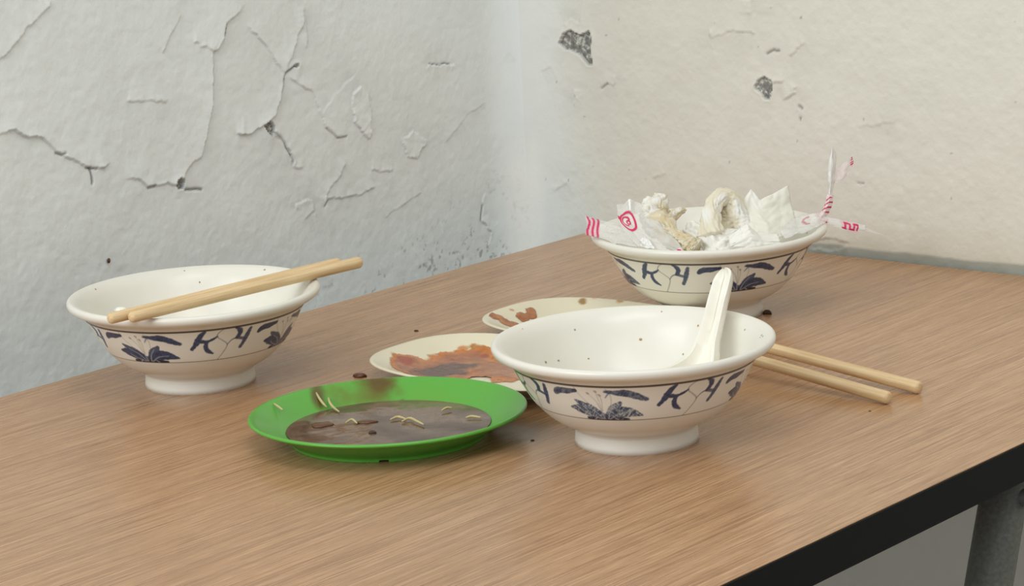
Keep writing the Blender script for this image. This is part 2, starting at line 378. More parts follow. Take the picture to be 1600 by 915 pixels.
fr_ = [
 ([(1222, 157), (1242, 146), (1244, 135)], 1, 0.0016, 0.005), ([(1206, 130), (1224, 127)], 1, 0.0012, 0.005), ([(897, 140), (900, 153), (894, 164)], 1, 0.0014, 0.005),
 ([(1174, 0), (1174, 24)], -1, 0.0014, 0.006), ([(1106, 44), (1110, 60), (1140, 48), (1182, 54)], 1, 0.0009, 0.006), ([(1231, 86), (1250, 72), (1258, 66)], 1, 0.0010, 0.005),
 ([(940, 138), (951, 129), (962, 131), (963, 118)], 1, 0.0011, 0.005), ([(1258, 380), (1290, 372), (1330, 380)], 1, 0.0012, 0.005), ([(1265, 388), (1310, 390), (1325, 382)], -1, 0.0013, 0.005),
 ([(880, 38), (893, 28), (908, 36)], -1, 0.0010, 0.005), ([(850, 110), (862, 103)], 1, 0.0009, 0.005), ([(1020, 280), (1040, 270)], 1, 0.0007, 0.005),
 ([(868, 300), (885, 285)], 1, 0.0010, 0.006), ([(1340, 200), (1400, 190)], 1, 0.0005, 0.01)]
crr = [([(1198, 84), (1209, 78), (1219, 79)], 0.0010, 0.7), ([(1248, 166), (1254, 172)], 0.0012, 0.6), ([(940, 138), (951, 129)], 0.0008, 0.5), ([(1250, 185), (1252, 187)], 0.0012, 0.7),
       ([(1340, 286), (1350, 286)], 0.0006, 0.5), ([(1258, 379), (1275, 377)], 0.0006, 0.5)]
hr = [[(873, 68), (881, 52), (892, 47), (908, 55), (921, 48), (925, 61), (923, 79), (927, 101), (918, 101), (905, 85), (892, 79), (884, 78)],
      [(1178, 138), (1185, 125), (1194, 120), (1206, 127), (1206, 140), (1203, 155), (1194, 154), (1187, 144)]]
right_holes = [RP(h) for h in hr]
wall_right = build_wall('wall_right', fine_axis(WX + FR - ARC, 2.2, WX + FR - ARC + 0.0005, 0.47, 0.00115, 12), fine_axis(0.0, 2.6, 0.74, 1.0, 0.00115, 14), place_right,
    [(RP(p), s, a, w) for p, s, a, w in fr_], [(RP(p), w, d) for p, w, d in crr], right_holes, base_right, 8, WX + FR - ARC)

def patch(poly, to3, nrm, parent):
    """rough cement showing where the paint has come away, lying in its recess"""
    poly = np.asarray(poly); c = poly.mean(0); n = 7; P = []
    dense = jitter(np.vstack([poly, poly[:1]]), 0.0004, 5)[:-1]
    for k in range(n):
        P.append(c + (dense - c) * (k + 1) / n * 1.03)
    V2 = np.vstack([c[None]] + P); h = -0.0024 + (fbm(V2[:, 0] * 420, V2[:, 1] * 420, 3, 4) - 0.5) * 0.0022
    V = np.array([to3(q) for q in V2]) + nrm * h[:, None]; m = len(dense)
    F = [(0, 1 + j, 1 + (j + 1) % m) for j in range(m)]
    for k in range(n - 1):
        F += [(1 + k * m + j, 1 + (k + 1) * m + j, 1 + (k + 1) * m + (j + 1) % m, 1 + k * m + (j + 1) % m) for j in range(m)]
    mesh_obj('bare_cement_patch', V, F, M['cement'], parent)
for h in left_holes: patch(h, lambda q: (WX, q[0], q[1]), np.array([1.0, 0, 0]), wall_left)
for h in right_holes: patch(h, lambda q: (q[0], WY, q[1]), np.array([0, -1.0, 0]), wall_right)
# splash spot on the left wall
q = atx(170, 407, WX + 0.001); th = np.linspace(0, 2 * np.pi, 10, endpoint=False)
mesh_obj('splash_spot', np.vstack([[q + (0.0016, 0, 0)], np.stack([np.full(10, q[0]), q[1] + 0.0016 * np.cos(th), q[2] + 0.0019 * np.sin(th)], -1)]), [(0, 1 + j, 1 + (j + 1) % 10) for j in range(10)], M['saucebit'], wall_left)

# ------------------------------------------------------------------ table
TW, TL, TT = 0.600, 1.20, 0.0216
table = tag(empty('dining_table', (TW / 2, -TL / 2, 0)), 'wood-grain laminate table with black edge pushed into the wall corner', 'table')
T0 = np.array([TW / 2, -TL / 2, 0])
def box(x0, x1, y0, y1, z0, z1, bev=0.0):
    v = np.array([(x, y, z) for z in (z0, z1) for x, y in ((x0, y0), (x1, y0), (x1, y1), (x0, y1))], float)
    return v, [(3, 2, 1, 0), (4, 5, 6, 7), (0, 1, 5, 4), (1, 2, 6, 5), (2, 3, 7, 6), (3, 0, 4, 7)]
e_ = 0.0012
v, f = box(e_, TW - e_, -TL + e_, -e_, TZ - 0.0015, TZ)
mesh_obj('laminate_top', v - T0, f, M['wood'], table, smooth=False)
v, f = box(e_, TW - e_, -TL + e_, -e_, TZ - TT + 0.0005, TZ - 0.0015)
mesh_obj('core_board', v - T0, f, M['under'], table, smooth=False)
# banding: a closed frame round the board
def frame(x0, x1, y0, y1, t, z0, z1):
    o_ = [(x0, y0), (x1, y0), (x1, y1), (x0, y1)]; i_ = [(x0 + t, y0 + t), (x1 - t, y0 + t), (x1 - t, y1 - t), (x0 + t, y1 - t)]
    V = [(x, y, z) for z in (z0, z1) for ring in (o_, i_) for x, y in ring]; F = []
    for j in range(4):
        k = (j + 1) % 4
        F += [(j, k, 8 + k, 8 + j), (4 + k, 4 + j, 12 + j, 12 + k), (8 + j, 8 + k, 12 + k, 12 + j), (k, j, 4 + j, 4 + k)]
    return np.array(V), F
v, f = frame(0, TW, -TL, 0, e_, TZ - TT, TZ - 0.0004)
eb = mesh_obj('edge_banding', v - T0, f, M['black'], table, smooth=False)
eb['label'] = 'matt black plastic edge band'
# steel tube legs, splayed lengthwise, with bracket plate and bolts
def leg(x, ytop, lean, r=0.0137):
    ztop = TZ - TT
    p0 = np.array([x, ytop, ztop]); p1 = np.array([x, ytop + lean * ztop, 0.0])
    path = [p0 + (p1 - p0) * t for t in np.linspace(0, 1, 12)]
    v, f = tube(path, r, 28); v[:, 2] = np.clip(v[:, 2], 0.0, ztop)
    lo = mesh_obj('leg', v - T0, f, M['tube'], table)
    sx = 1 if x > TW / 2 else -1
    v, f = box(x - 0.019, x + 0.019, ytop - 0.027, ytop + 0.027, ztop - 0.003, ztop)
    mesh_obj('bracket', v - T0, f, M['bolt'], lo, smooth=False)
    for dy, dz, rb in ((-0.0095, -0.0255, 0.0056),):
        c = np.array([x, ytop + dy - lean * dz * 0.0, ztop + dz]); 
        v, f = tube([c, c + np.array([sx * 0.0185, 0, 0])], [rb, rb * 0.92], 20)
        mesh_obj('bolt', v - T0, f, M['bolt'], lo)
    v, f = tube([p1 + (p0 - p1) * 0.0, p1 + (p0 - p1) * 0.035], [r + 0.003, r + 0.002], 20); v[:, 2] = np.maximum(v[:, 2], 0)
    mesh_obj('rubber_foot', v - T0, f, M['black'], lo)
for x, yt, ln in ((0.56, -0.318, -0.36), (0.04, -0.318, -0.36), (0.56, -0.88, 0.36), (0.04, -0.88, 0.36)): leg(x, yt, ln)
for y in (-0.318 - 0.36 * 0.5, -0.88 + 0.36 * 0.5):
    v, f = tube([(0.045, y, 0.228), (0.555, y, 0.228)], 0.009, 16); mesh_obj('stretcher', v - T0, f, M['tube'], table)

# ------------------------------------------------------------------ bowls
EXT = [(0.0, 0.0035), (0.030, 0.0035), (0.0318, 0.0), (0.0353, 0.0), (0.0350, 0.003), (0.0346, 0.0085), (0.0365, 0.0108), (0.0405, 0.0128), (0.0460, 0.0160), (0.0510, 0.0200), (0.0570, 0.0265), (0.0615, 0.0335),
       (0.0650, 0.0400), (0.0680, 0.0455), (0.0705, 0.0492), (0.0738, 0.0516), (0.0772, 0.0533), (0.0793, 0.0550), (0.0800, 0.0570), (0.0795, 0.0586), (0.0782, 0.0594), (0.0765, 0.0592),
       (0.0735, 0.0578), (0.0700, 0.0545), (0.0670, 0.0500), (0.0630, 0.0430), (0.0580, 0.0350), (0.0520, 0.0270), (0.0450, 0.0200), (0.0350, 0.0145), (0.0200, 0.0115), (0.0, 0.0105)]
EXT = np.array(EXT)
def dense_profile(P, k=4):
    i0, i1 = 4, len(P)
    Q = catmull(P[i0:i1], (i1 - i0 - 1) * k + 1); Q[:, 0] = np.maximum(Q[:, 0], 0)
    return np.vstack([P[:i0], Q])
BP = dense_profile(EXT)
v_bowl, f_bowl = lathe(BP, 160)
# split: the foot ring (below z = .009 outside) is its own part
foot_n = int(np.where((BP[:, 1] >= 0.0085) & (BP[:, 0] > 0.03))[0][0]) + 1
band_pts = np.array([(0.0570, 0.0265), (0.0615, 0.0335), (0.0650, 0.0400), (0.0680, 0.0455), (0.0700, 0.0486)])

NV, NT = 300, 64          # columns per repeat, rows
bandc = catmull(EXT[9:16], 400)
k0 = int(np.argmin(np.hypot(bandc[:, 0] - 0.0570, bandc[:, 1] - 0.0265))); k1 = int(np.argmin(np.hypot(bandc[:, 0] - 0.0705, bandc[:, 1] - 0.0492)))
seg = bandc[k0:k1 + 1]; L_ = np.concatenate([[0], np.cumsum(np.linalg.norm(np.diff(seg, axis=0), axis=1))])
BANDH = L_[-1] * 1000.0
tt = np.linspace(0, L_[-1], NT); prof_b = np.stack([np.interp(tt, L_, seg[:, 0]), np.interp(tt, L_, seg[:, 1])], -1)
tg = np.gradient(prof_b, axis=0); tg /= np.linalg.norm(tg, axis=1)[:, None]
prof_b = prof_b + np.stack([tg[:, 1], -tg[:, 0]], -1) * 0.00018

INK = lin(38, 50, 82); INK2 = lin(84, 102, 132); BRN = lin(120, 92, 76); GRY = lin(150, 152, 140)
def paint_cell(wear, seed):
    X, T = np.meshgrid(np.linspace(-30, 70, NV, endpoint=False), np.linspace(0, 1, NT)); Y = T * BANDH
    c = np.ones(X.shape + (3,)) * CREAM * 0.985
    wn = fbm(X * 0.9, Y * 0.9, 3, seed); fl_ = .6 * vnoise(X * 1.5 + 1.2 * Y * np.sign(np.sin(X * .35)), Y * 0.5, seed + 7) + .4 * vnoise(X * 2.2 - .8 * Y, Y * .9, seed + 9)
    def stroke(P, w, colr, alpha=1.0, n=36, vary=0.55, worn=0.0):
        nonlocal c
        P = np.array([(x, t * BANDH) for x, t in P], float); Q = catmull(P, n); ws = np.interp(np.linspace(0, 1, n), np.linspace(0, 1, len(w)), w)
        xc = (X - Q[:, 0].mean() + 50) % 100 - 50 + Q[:, 0].mean()
        d = np.full(X.shape, 1e9)
        for (qx, qy), w_ in zip(Q, ws): d = np.minimum(d, np.hypot(xc - qx, Y - qy) - w_)
        a = sstep(0.40, -0.40, d - (0.45 if max(w) > 0.6 else 0.10) + (wn - 0.5) * 0.7 * (max(w) > 0.6)) * alpha
        if worn: c = c * (1 - .55 * a[..., None]) + lin(158, 170, 172) * .55 * a[..., None]; a = a * (1 - worn * sstep(0.34, 0.72, fl_))
        cc = colr * (1 - vary) + (colr * 0.6 + INK2 * 0.6) * vary * (wn * 1.6)[..., None] if vary else colr
        c = c * (1 - a[..., None]) + cc * a[..., None]
    W = wear
    # leaves over the flower, with stalks
    stroke([(-14, .93), (-12, .7), (-6, .35)], [.18, .15, .15], GRY, .7, vary=0)
    stroke([(3, .9), (5, .68), (4, .35)], [.2, .15, .15], GRY, .7, vary=0)
    stroke([(-27, .70), (-24, .78), (-19, .79), (-14, .82)], [1.0, 1.9, 1.7, .8], INK, 1, worn=W * .3)
    stroke([(2.5, .83), (8, .80), (13, .79), (18, .71), (23.5, .60)], [.5, 1.4, 2.2, 1.9, 1.0], INK, 1, worn=W * .3)
    stroke([(4, .78), (2, .66)], [.5, .2], INK2, .8)
    # flower
    stroke([(-1, .10), (-8, .24), (-14, .31), (-19.5, .34)], [2.4, 3.6, 3.0, .5], INK, 1, worn=W)
    stroke([(-3, .20), (-9, .37), (-15.5, .54)], [1.8, 2.6, .5], INK, .95, worn=W)
    stroke([(2, .15), (6, .34), (9.5, .52)], [1.8, 3.2, .7], INK, .95, worn=W)
    stroke([(2, .10), (9, .25), (14, .25), (21.5, .16)], [2.4, 3.8, 3.2, .3], INK, 1, worn=W)
    stroke([(-11, .05), (-4, .05), (4, .05), (13, .04)], [.8, 1.5, 1.5, .7], lin(32, 36, 54), 1, vary=.1, worn=W * .3)
    for P in ([(-2, .06), (-6, .28), (-12, .42)], [(-1, .06), (-1.6, .25), (-3.2, .5)], [(1.5, .06), (3, .25), (6.5, .45)], [(2.5, .05), (8, .2), (15, .24)], [(-3, .05), (-9, .15), (-13, .26)], [(-7, .03), (-5, .1)], [(7, .03), (5, .1)]):
        stroke(P, [.28, .22, .12], lin(176, 182, 190), .8, 20, vary=0)
    for P in ([(-1.5, .3), (-3.5, .55), (-7, .76)], [(-1.2, .3), (-2, .6), (-2.6, .82)], [(-1, .3), (-.4, .55), (-.8, .72)]):
        stroke(P, [.15, .18, .15], BRN, .55, 18, vary=0); stroke([P[-1], (P[-1][0] - .4, P[-1][1] + .02)], [.6, .5], BRN, .6, 4, vary=0)
    # vine between the flowers, a three-lobed leaf on each side of the stalk
    stroke([(52, 1.0), (47.5, .88), (46, .74), (49.5, .6), (52.5, .46), (50.5, .25), (46.5, 0)], [.22, .25, .25, .25, .25, .3, .3], lin(100, 88, 84), .9, vary=0)
    stroke([(38.5, .92), (36.5, .82), (34.5, .66), (32.5, .52), (30.5, .42)], [.7, 1.0, 1.7, 1.0, .8], INK)
    stroke([(35.5, .64), (39.5, .62), (43, .66), (46, .74)], [1.2, .7, .4, .2], INK)
    stroke([(40, .62), (39, .45), (40.5, .32), (43.5, .24)], [.6, 1.0, 1.1, .3], INK)
    stroke([(52.5, .46), (55, .58), (58.5, .64)], [.2, .3, .6], lin(90, 88, 96), .9, vary=0)
    stroke([(57, .95), (59.5, .86), (59.8, .74), (58.2, .62)], [.5, 1.2, 1.1, .5], INK)
    stroke([(58.2, .63), (62, .58), (64, .55)], [.5, .7, .5], INK, .9)
    stroke([(66.5, .86), (65, .68), (63.6, .5), (61.6, .33)], [.6, 1.2, 1.0, .8], INK, .95)
    # border lines; upper one painted wider to take in the shadow under the lip
    lw = sstep(0.75, 0.35, Y)[..., None]; c = c * (1 - .8 * lw) + lin(74, 66, 66) * .8 * lw
    lw = sstep(2.0, 1.3, BANDH - Y)[..., None]; c = c * (1 - .95 * lw) + lin(58, 44, 40) * .95 * lw
    return c

def make_bowl(loc, flower_deg, wears, label, specks):
    root = tag(empty('rice_bowl', loc), label, 'bowl', 'cream bowls with blue flower band')
    n = 160; nb = len(BP)
    # foot part and body part share their joint ring
    vb = v_bowl.reshape(nb, n, 3)
    mesh_obj('bowl_body', vb[foot_n - 1:].reshape(-1, 3), grid_faces(nb - foot_n + 1, n, True), M['bowl'], root)
    mesh_obj('foot_ring', vb[:foot_n].reshape(-1, 3), grid_faces(foot_n, n, True), M['bowl'], root)
    cells = {w: paint_cell(w, 5) for w in set(wears)}
    cc = np.concatenate([cells[w] for w in wears], 1)                   # NT x 4*NV x 3
    N = 4 * NV; th = np.arange(N) / N * 2 * np.pi - 0.30 * (np.pi / 2) + flower_deg
    V = np.stack([prof_b[:, None, 0] * np.cos(th), prof_b[:, None, 0] * np.sin(th), np.repeat(prof_b[:, None, 1], N, 1)], -1)
    o = mesh_obj('painted_band', V.reshape(-1, 3), grid_faces(NT, N, True), M['band'], root, colors=cc.reshape(-1, 3))
    o['label'] = 'blue flower and vine band between thin brown lines'
    # specks stuck to the inside wall
    rng = np.random.default_rng(specks); V = []; F = []
    inn = EXT[22:29]
    for k in range(26):
        a = rng.uniform(0, 2 * np.pi); s = rng.uniform(0, 1); i = s * (len(inn) - 1.001); q = inn[int(i)] * (1 - i % 1) + inn[int(i) + 1] * (i % 1)
        rad = rng.uniform(0.0003, 0.0009); d = inn[int(i) + 1] - inn[int(i)]; d = d / np.linalg.norm(d)
        cen = np.array([q[0] * math.cos(a), q[0] * math.sin(a), q[1]]); e1 = np.array([-math.sin(a), math.cos(a), 0]); e2 = np.array([d[0] * math.cos(a), d[0] * math.sin(a), d[1]])
        nn = np.cross(e1, e2); nn = nn if nn @ np.array([-math.cos(a), -math.sin(a), .5]) > 0 else -nn
        b0 = len(V); V.append(cen + nn * 0.0005); el = rng.uniform(.7, 1.4)
        for j in range(7): t = j / 7 * 2 * np.pi; V.append(cen + (e1 * math.cos(t) * el + e2 * math.sin(t)) * rad + nn * 0.00012)
        F += [(b0, b0 + 1 + j, b0 + 1 + (j + 1) % 7) for j in range(7)]
    tag(mesh_obj('food_specks', V, F, M['speck'], root), kind='stuff')
    return root
B_LEFT = np.array([0.08538, -0.51161, TZ]); B_FRONT = np.array([0.41000, -0.47463, TZ]); B_BACK = np.array([0.25973, -0.19985, TZ])
def face_angle(loc, deg):      # angle about the bowl of the point turned deg to the viewer's right
    d = C[:2] - loc[:2]; return math.atan2(d[1], d[0]) + math.radians(deg)
make_bowl(B_LEFT, face_angle(B_LEFT, -31), (0.0, 0.0, 0.0, 0.0), 'blue-banded cream bowl on the left with two chopsticks laid across its rim', 1)
make_bowl(B_FRONT, face_angle(B_FRONT, -16), (0.75, 0.0, 0.0, 0.0), 'empty blue-banded cream bowl in front with a white spoon standing in it', 2)
make_bowl(B_BACK, face_angle(B_BACK, 18), (0.0, 0.0, 0.0, 0.0), 'blue-banded cream bowl at the back by the wall, filled with used tissues', 3)

# ------------------------------------------------------------------ chopsticks
def chopstick(tip, end, r0, r1, label, group):
    tip = np.asarray(tip); end = np.asarray(end); L = np.linalg.norm(end - tip); ax = (end - tip) / L
    prof = [(0, r0 * .55), (.0008, r0 * .85), (.002, r0)] + [(t * L, r0 + (r1 - r0) * t) for t in np.linspace(.05, .97, 8)] + [(L - .0016, r1), (L - .0006, r1 * .86), (L, r1 * .6)]
    v, f = tube([(0, 0, s) for s, r in prof], [r for s, r in prof], 20)
    o = mesh_obj('chopstick', v, f, M['chop']); o.location = tuple(tip); o.rotation_euler = Vector(ax).to_track_quat('Z', 'Y').to_euler()
    return tag(o, label, 'chopstick', group)
ZR = TZ + 0.0594 + 0.0042
chopstick(atz(203, 496, ZR), atz(563, 409, ZR), 0.0034, 0.0038, 'pale wooden chopstick over the left bowl, nearer one, its end reaching farther right', 'chopsticks on the left bowl')
chopstick(atz(170, 498, ZR), atz(530, 411, ZR), 0.0034, 0.0038, 'pale wooden chopstick over the left bowl, its tip sticking out farthest left', 'chopsticks on the left bowl')
def along(a, b_, t): return a + (b_ - a) * t
chopstick(along(atz(1438, 606, TZ + .0038), atz(1005, 491, TZ + .0210), .9), atz(1438, 606, TZ + .0038), 0.0034, 0.0038, 'pale chopstick on the table, rear of the pair by the front bowl', 'chopsticks on the table')
chopstick(along(atz(1390, 622, TZ + .0038), atz(968, 502, TZ + .0210), .9), atz(1390, 622, TZ + .0038), 0.0034, 0.0038, 'pale chopstick on the table, front of the pair, with a splintered end', 'chopsticks on the table')

# ------------------------------------------------------------------ plates
def ring_plate(name, loc, rz, ax, ay, prof, power, mat, colour_fn, n=360, k=10, notch=None):
    """oval plate; prof = (fraction of rim radius, z) from underside centre over the rim to the inside centre"""
    P = catmull(prof, (len(prof) - 1) * k + 1); th = np.linspace(0, 2 * np.pi, n, endpoint=False)
    ca, sa = np.cos(th), np.sin(th); rad = (np.abs(ca) ** power + np.abs(sa) ** power) ** (-1.0 / power)
    V = np.stack([P[:, None, 0] * ca * rad * ax, P[:, None, 0] * sa * rad * ay, np.repeat(P[:, None, 1], n, 1)], -1)
    V[..., 2] = np.maximum(V[..., 2], 0)
    if notch is not None:
        near = np.abs((th - notch + np.pi) % (2 * np.pi) - np.pi) < 0.045
        low = P[:, 1] < 0.0012
        V[np.ix_(low, near, [2])] += 0.0022
    root = empty(name, loc, rz)
    top = int(np.argmax(P[:, 1])); cs = colour_fn(V[..., 0], V[..., 1], P[:, 0][:, None] + 0 * V[..., 0], np.arange(len(P))[:, None] > top)
    return root, V, P, top, cs, n
PP = [(0.0, .0018), (.45, .0018), (.60, .0016), (.63, 0.0), (.67, 0.0), (.69, .0030), (.78, .0075), (.88, .0120), (.96, .0152), (.995, .0166), (1.0, .0178), (.985, .0186), (.955, .0180), (.88, .0148), (.78, .0100), (.68, .0058), (.58, .0040), (.40, .0036), (.2, .0035), (0.0, .0035)]
PP = [(r, z * 0.70) for r, z in PP]
PLATE = lin(222, 213, 186)
OR = lin(196, 118, 50); RD = lin(146, 62, 34); DK = lin(92, 58, 52); TAN = lin(206, 160, 92)

def blob(X, Y, cx, cy, rx, ry, ang=0.0, rough=0.35, seed=0):
    ca, sa = math.cos(ang), math.sin(ang); u = ((X - cx) * ca + (Y - cy) * sa) / rx; v = (-(X - cx) * sa + (Y - cy) * ca) / ry
    return 1 - np.hypot(u, v) + rough * (fbm(X * 130, Y * 130, 4, seed) - .5) * 2

def oval_plate(loc, ax, ay, label, stains, sauce_fn, slabel):
    """stains: list of (pixel x, y, rx, ry, colour, strength) smeared on the plate"""
    def cf(X, Y, R, inside):
        c = np.ones(X.shape + (3,)) * PLATE * (0.96 + 0.06 * fbm(X * 40, Y * 40, 3, 6))[..., None]
        for k, (px, py, w, h, cl, st) in enumerate(stains):      # width across and run down the back slope
            q = atz(px, py, TZ + 0.0088) - loc
            a = sstep(0.0, 0.45, blob(X, Y, q[0], q[1], w * .00019, h * .00030, .712, .45, 30 + k)) * st * inside
            c = c * (1 - a[..., None]) + cl * a[..., None]
        return c
    root, V, P, top, cs, n = ring_plate('oval_plate', loc, 0.0, ax, ay, PP, 2.8, M['plate'], cf)
    tag(root, label, 'plate', 'small cream oval plates')
    nb = len(P); i0 = int(np.where(P[:, 0] > .675)[0][0])
    mesh_obj('plate_dish', V[i0:].reshape(-1, 3), grid_faces(nb - i0, n, True), M['plate'], root, colors=cs[i0:].reshape(-1, 3))
    mesh_obj('foot_rim', V[:i0 + 1].reshape(-1, 3), grid_faces(i0 + 1, n, True), M['plate'], root, colors=cs[:i0 + 1].reshape(-1, 3))
    # leftover sauce: a film lying on the inside
    Vi = V[top + 8:]; X, Y = Vi[..., 0], Vi[..., 1]; h, sc = sauce_fn(X, Y)
    m = h > 0; G = grid_faces(Vi.shape[0], n, True); keep = m.ravel()[G].all(1); G = G[keep]
    used = np.unique(G); mp = np.full(Vi.shape[0] * n, -1); mp[used] = np.arange(len(used))
    W = Vi.copy(); W[..., 2] += 0.00025 + 0.0008 * sstep(0, .5, h)
    o = mesh_obj('sauce', W.reshape(-1, 3)[used] + loc, mp[G], M['sauce'], colors=np.concatenate([sc, (.15 + .85 * sstep(0, .16, h))[..., None]], -1).reshape(-1, 4)[used])
    tag(o, slabel, 'sauce', kind='stuff')
    return root

P1C = np.array([0.2525, -0.4130, TZ]); P2C = np.array([0.2395, -0.2965, TZ])
def loc_of(px, py, c): q = atz(px, py, TZ + 0.006) - c; return q[0], q[1]
def pxblobs(X, Y, c0, lst, seed, rough=.45):
    """blobs lying flat: sizes as seen, the depth run un-foreshortened"""
    h = X * 0 - 1
    for px, py, w, d, *zz in lst:
        q = atz(px, py, TZ + (zz[0] if zz else .004)) - c0; h = np.maximum(h, blob(X, Y, q[0], q[1], w * .00019, d * .00060, .712, rough, seed))
    return h
def sauce1(X, Y):
    h = pxblobs(X, Y, P1C, [(690, 577, 150, 48), (775, 574, 130, 60), (730, 566, 130, 48), (642, 576, 76, 30)], 11, .30)
    hole = pxblobs(X, Y, P1C, [(746, 592, 40, 16)], 14, .4); h = np.where(hole > 0, -1, h)
    dark = sstep(0.0, .45, pxblobs(X, Y, P1C, [(690, 580, 110, 26), (715, 571, 90, 18)], 15, .5))
    n = fbm(X * 160, Y * 160, 4, 61)
    e = sstep(.10, .42, h)[..., None]
    c = lin(204, 122, 44) * (1 - e) + (lin(138, 62, 34) * (1 - n[..., None]) + lin(190, 128, 84) * n[..., None]) * e
    c = c * (1 - dark[..., None]) + (lin(86, 50, 46) * (1.3 - .6 * n[..., None])) * dark[..., None]
    rd = sstep(0, .4, pxblobs(X, Y, P1C, [(634, 573, 36, 14), (757, 556, 22, 8)], 19, .5))[..., None]; c = c * (1 - rd) + lin(160, 70, 40) * rd
    return h, c
def sauce2(X, Y):
    h = pxblobs(X, Y, P2C, [(768, 496, 22, 9, .0105), (778, 500, 26, 10, .009), (790, 505, 28, 11, .0075), (803, 509, 28, 12, .0055), (817, 504, 24, 12, .004), (830, 499, 22, 14, .0035)], 22, .5)
    n = fbm(X * 200, Y * 200, 3, 71)[..., None]
    return h, lin(146, 76, 40) * (1 - n) + lin(196, 130, 70) * n
OLV = lin(170, 150, 80)
oval_plate(P1C, 0.0850, 0.0580, 'cream oval plate smeared with reddish-brown sauce behind the green plate',
    [(663, 536, 18, 10, OLV, .8), (722, 540, 28, 18, OR, .9), (740, 538, 34, 10, OLV, .6), (712, 548, 90, 14, OR, .9), (765, 549, 80, 12, OR, .85), (640, 561, 50, 14, OR, .5), (604, 551, 18, 8, OLV, .6), (615, 557, 16, 6, OLV, .5), (688, 552, 70, 12, OR, .7)],
    sauce1, 'reddish-brown oily sauce left on the oval plate behind the green plate')
oval_plate(P2C, 0.0820, 0.0540, 'cream oval plate behind the front bowl with brown drips on its rim',
    [(909, 467, 15, 14, TAN * .75, 1.0), (911, 476, 22, 16, TAN * .55, 1.0), (976, 470, 16, 16, TAN * .9, 1.0), (971, 478, 22, 14, TAN * .8, 1.0), (946, 471, 10, 7, TAN * .7, 1.0), (800, 490, 14, 8, lin(186, 120, 80), .8), (783, 489, 20, 10, OLV, .5), (930, 475, 10, 5, TAN, .6)],
    sauce2, 'rusty-brown sauce left in the oval plate behind the front bowl')

# green plate
VIEW = math.atan2(FW[1], FW[0]); GC = np.array([0.2834, -0.5452, TZ])
GP = [(0.0, .0022), (.50, .0022), (.640, .0018), (.665, 0.0), (.70, 0.0), (.715, .0025), (.80, .0065), (.90, .0110), (.965, .0130), (.995, .0140), (1.0, .0150), (.985, .0157), (.955, .0150), (.90, .0128), (.82, .0096), (.75, .0066), (.68, .0045), (.60, .0038), (.3, .0036), (0.0, .0036)]
GP = [(r, z * 1.06) for r, z in GP]
GREEN = lin(88, 164, 56)
def gcol(X, Y, R, inside):
    c = np.ones(X.shape + (3,)) * GREEN * (0.97 + 0.05 * fbm(X * 30, Y * 30, 2, 3))[..., None]
    def st(px, py, rx, ry, ang, cl, s, seed, ro=.4):
        nonlocal c
        q = atz(px, py, TZ + .013) - GC; cq, sq = math.cos(-(VIEW)), math.sin(-(VIEW))
        lx, ly = q[0] * cq - q[1] * sq, q[0] * sq + q[1] * cq
        a = (sstep(0, .8, blob(X, Y, lx, ly, rx, ry, ang, ro, seed)) * s * inside)[..., None]; c = c * (1 - a) + cl * a
    st(490, 604, .030, .0060, 0.1, lin(92, 72, 20), .9, 1, .3); st(497, 618, .016, .0055, 0.1, lin(86, 60, 20), .85, 11, .3); st(592, 602, .022, .016, 0, lin(92, 72, 10), 1.0, 2, .35); st(560, 612, .014, .030, 0, lin(104, 112, 30), .7, 3, .5)
    st(627, 609, .0011, .0011, 0, lin(44, 60, 22), .9, 4, .1); st(465, 610, .003, .003, 0, lin(52, 92, 34), .6, 5); st(650, 615, .02, .03, 0, lin(110, 150, 40), .35, 6)
    return c
groot, V, P, top, cs, n = ring_plate('green_plate', GC, VIEW, 0.0755, 0.0806, GP, 2.0, M['green'], gcol, notch=math.pi - 0.02)
tag(groot, 'round bright green plastic plate holding brown broth', 'plate')
nb = len(P); i0 = int(np.where(P[:, 0] > .705)[0][0])
mesh_obj('plate_dish', V[i0:].reshape(-1, 3), grid_faces(nb - i0, n, True), M['green'], groot, colors=cs[i0:].reshape(-1, 3))
mesh_obj('foot_rim', V[:i0 + 1].reshape(-1, 3), grid_faces(i0 + 1, n, True), M['green'], groot, colors=cs[:i0 + 1].reshape(-1, 3))
# broth pooled in the well
ZB = 0.0070; fr = 0.735
rr_ = np.linspace(0, 1, 26); th = np.linspace(0, 2 * np.pi, 160, endpoint=False)
X = rr_[:, None] * np.cos(th) * .0755 * fr; Y = rr_[:, None] * np.sin(th) * .0806 * fr
Z = ZB + (fbm(X * 90, Y * 90, 3, 9) - .5) * .0006 * (1 - rr_[:, None] ** 6)
o = mesh_obj('broth', np.stack([X, Y, Z], -1).reshape(-1, 3), grid_faces(26, 160, True), M['broth'])
o.location = tuple(GC); o.rotation_euler = (0, 0, VIEW); tag(o, 'brown broth with scraps pooled in the green plate', 'broth', kind='stuff')
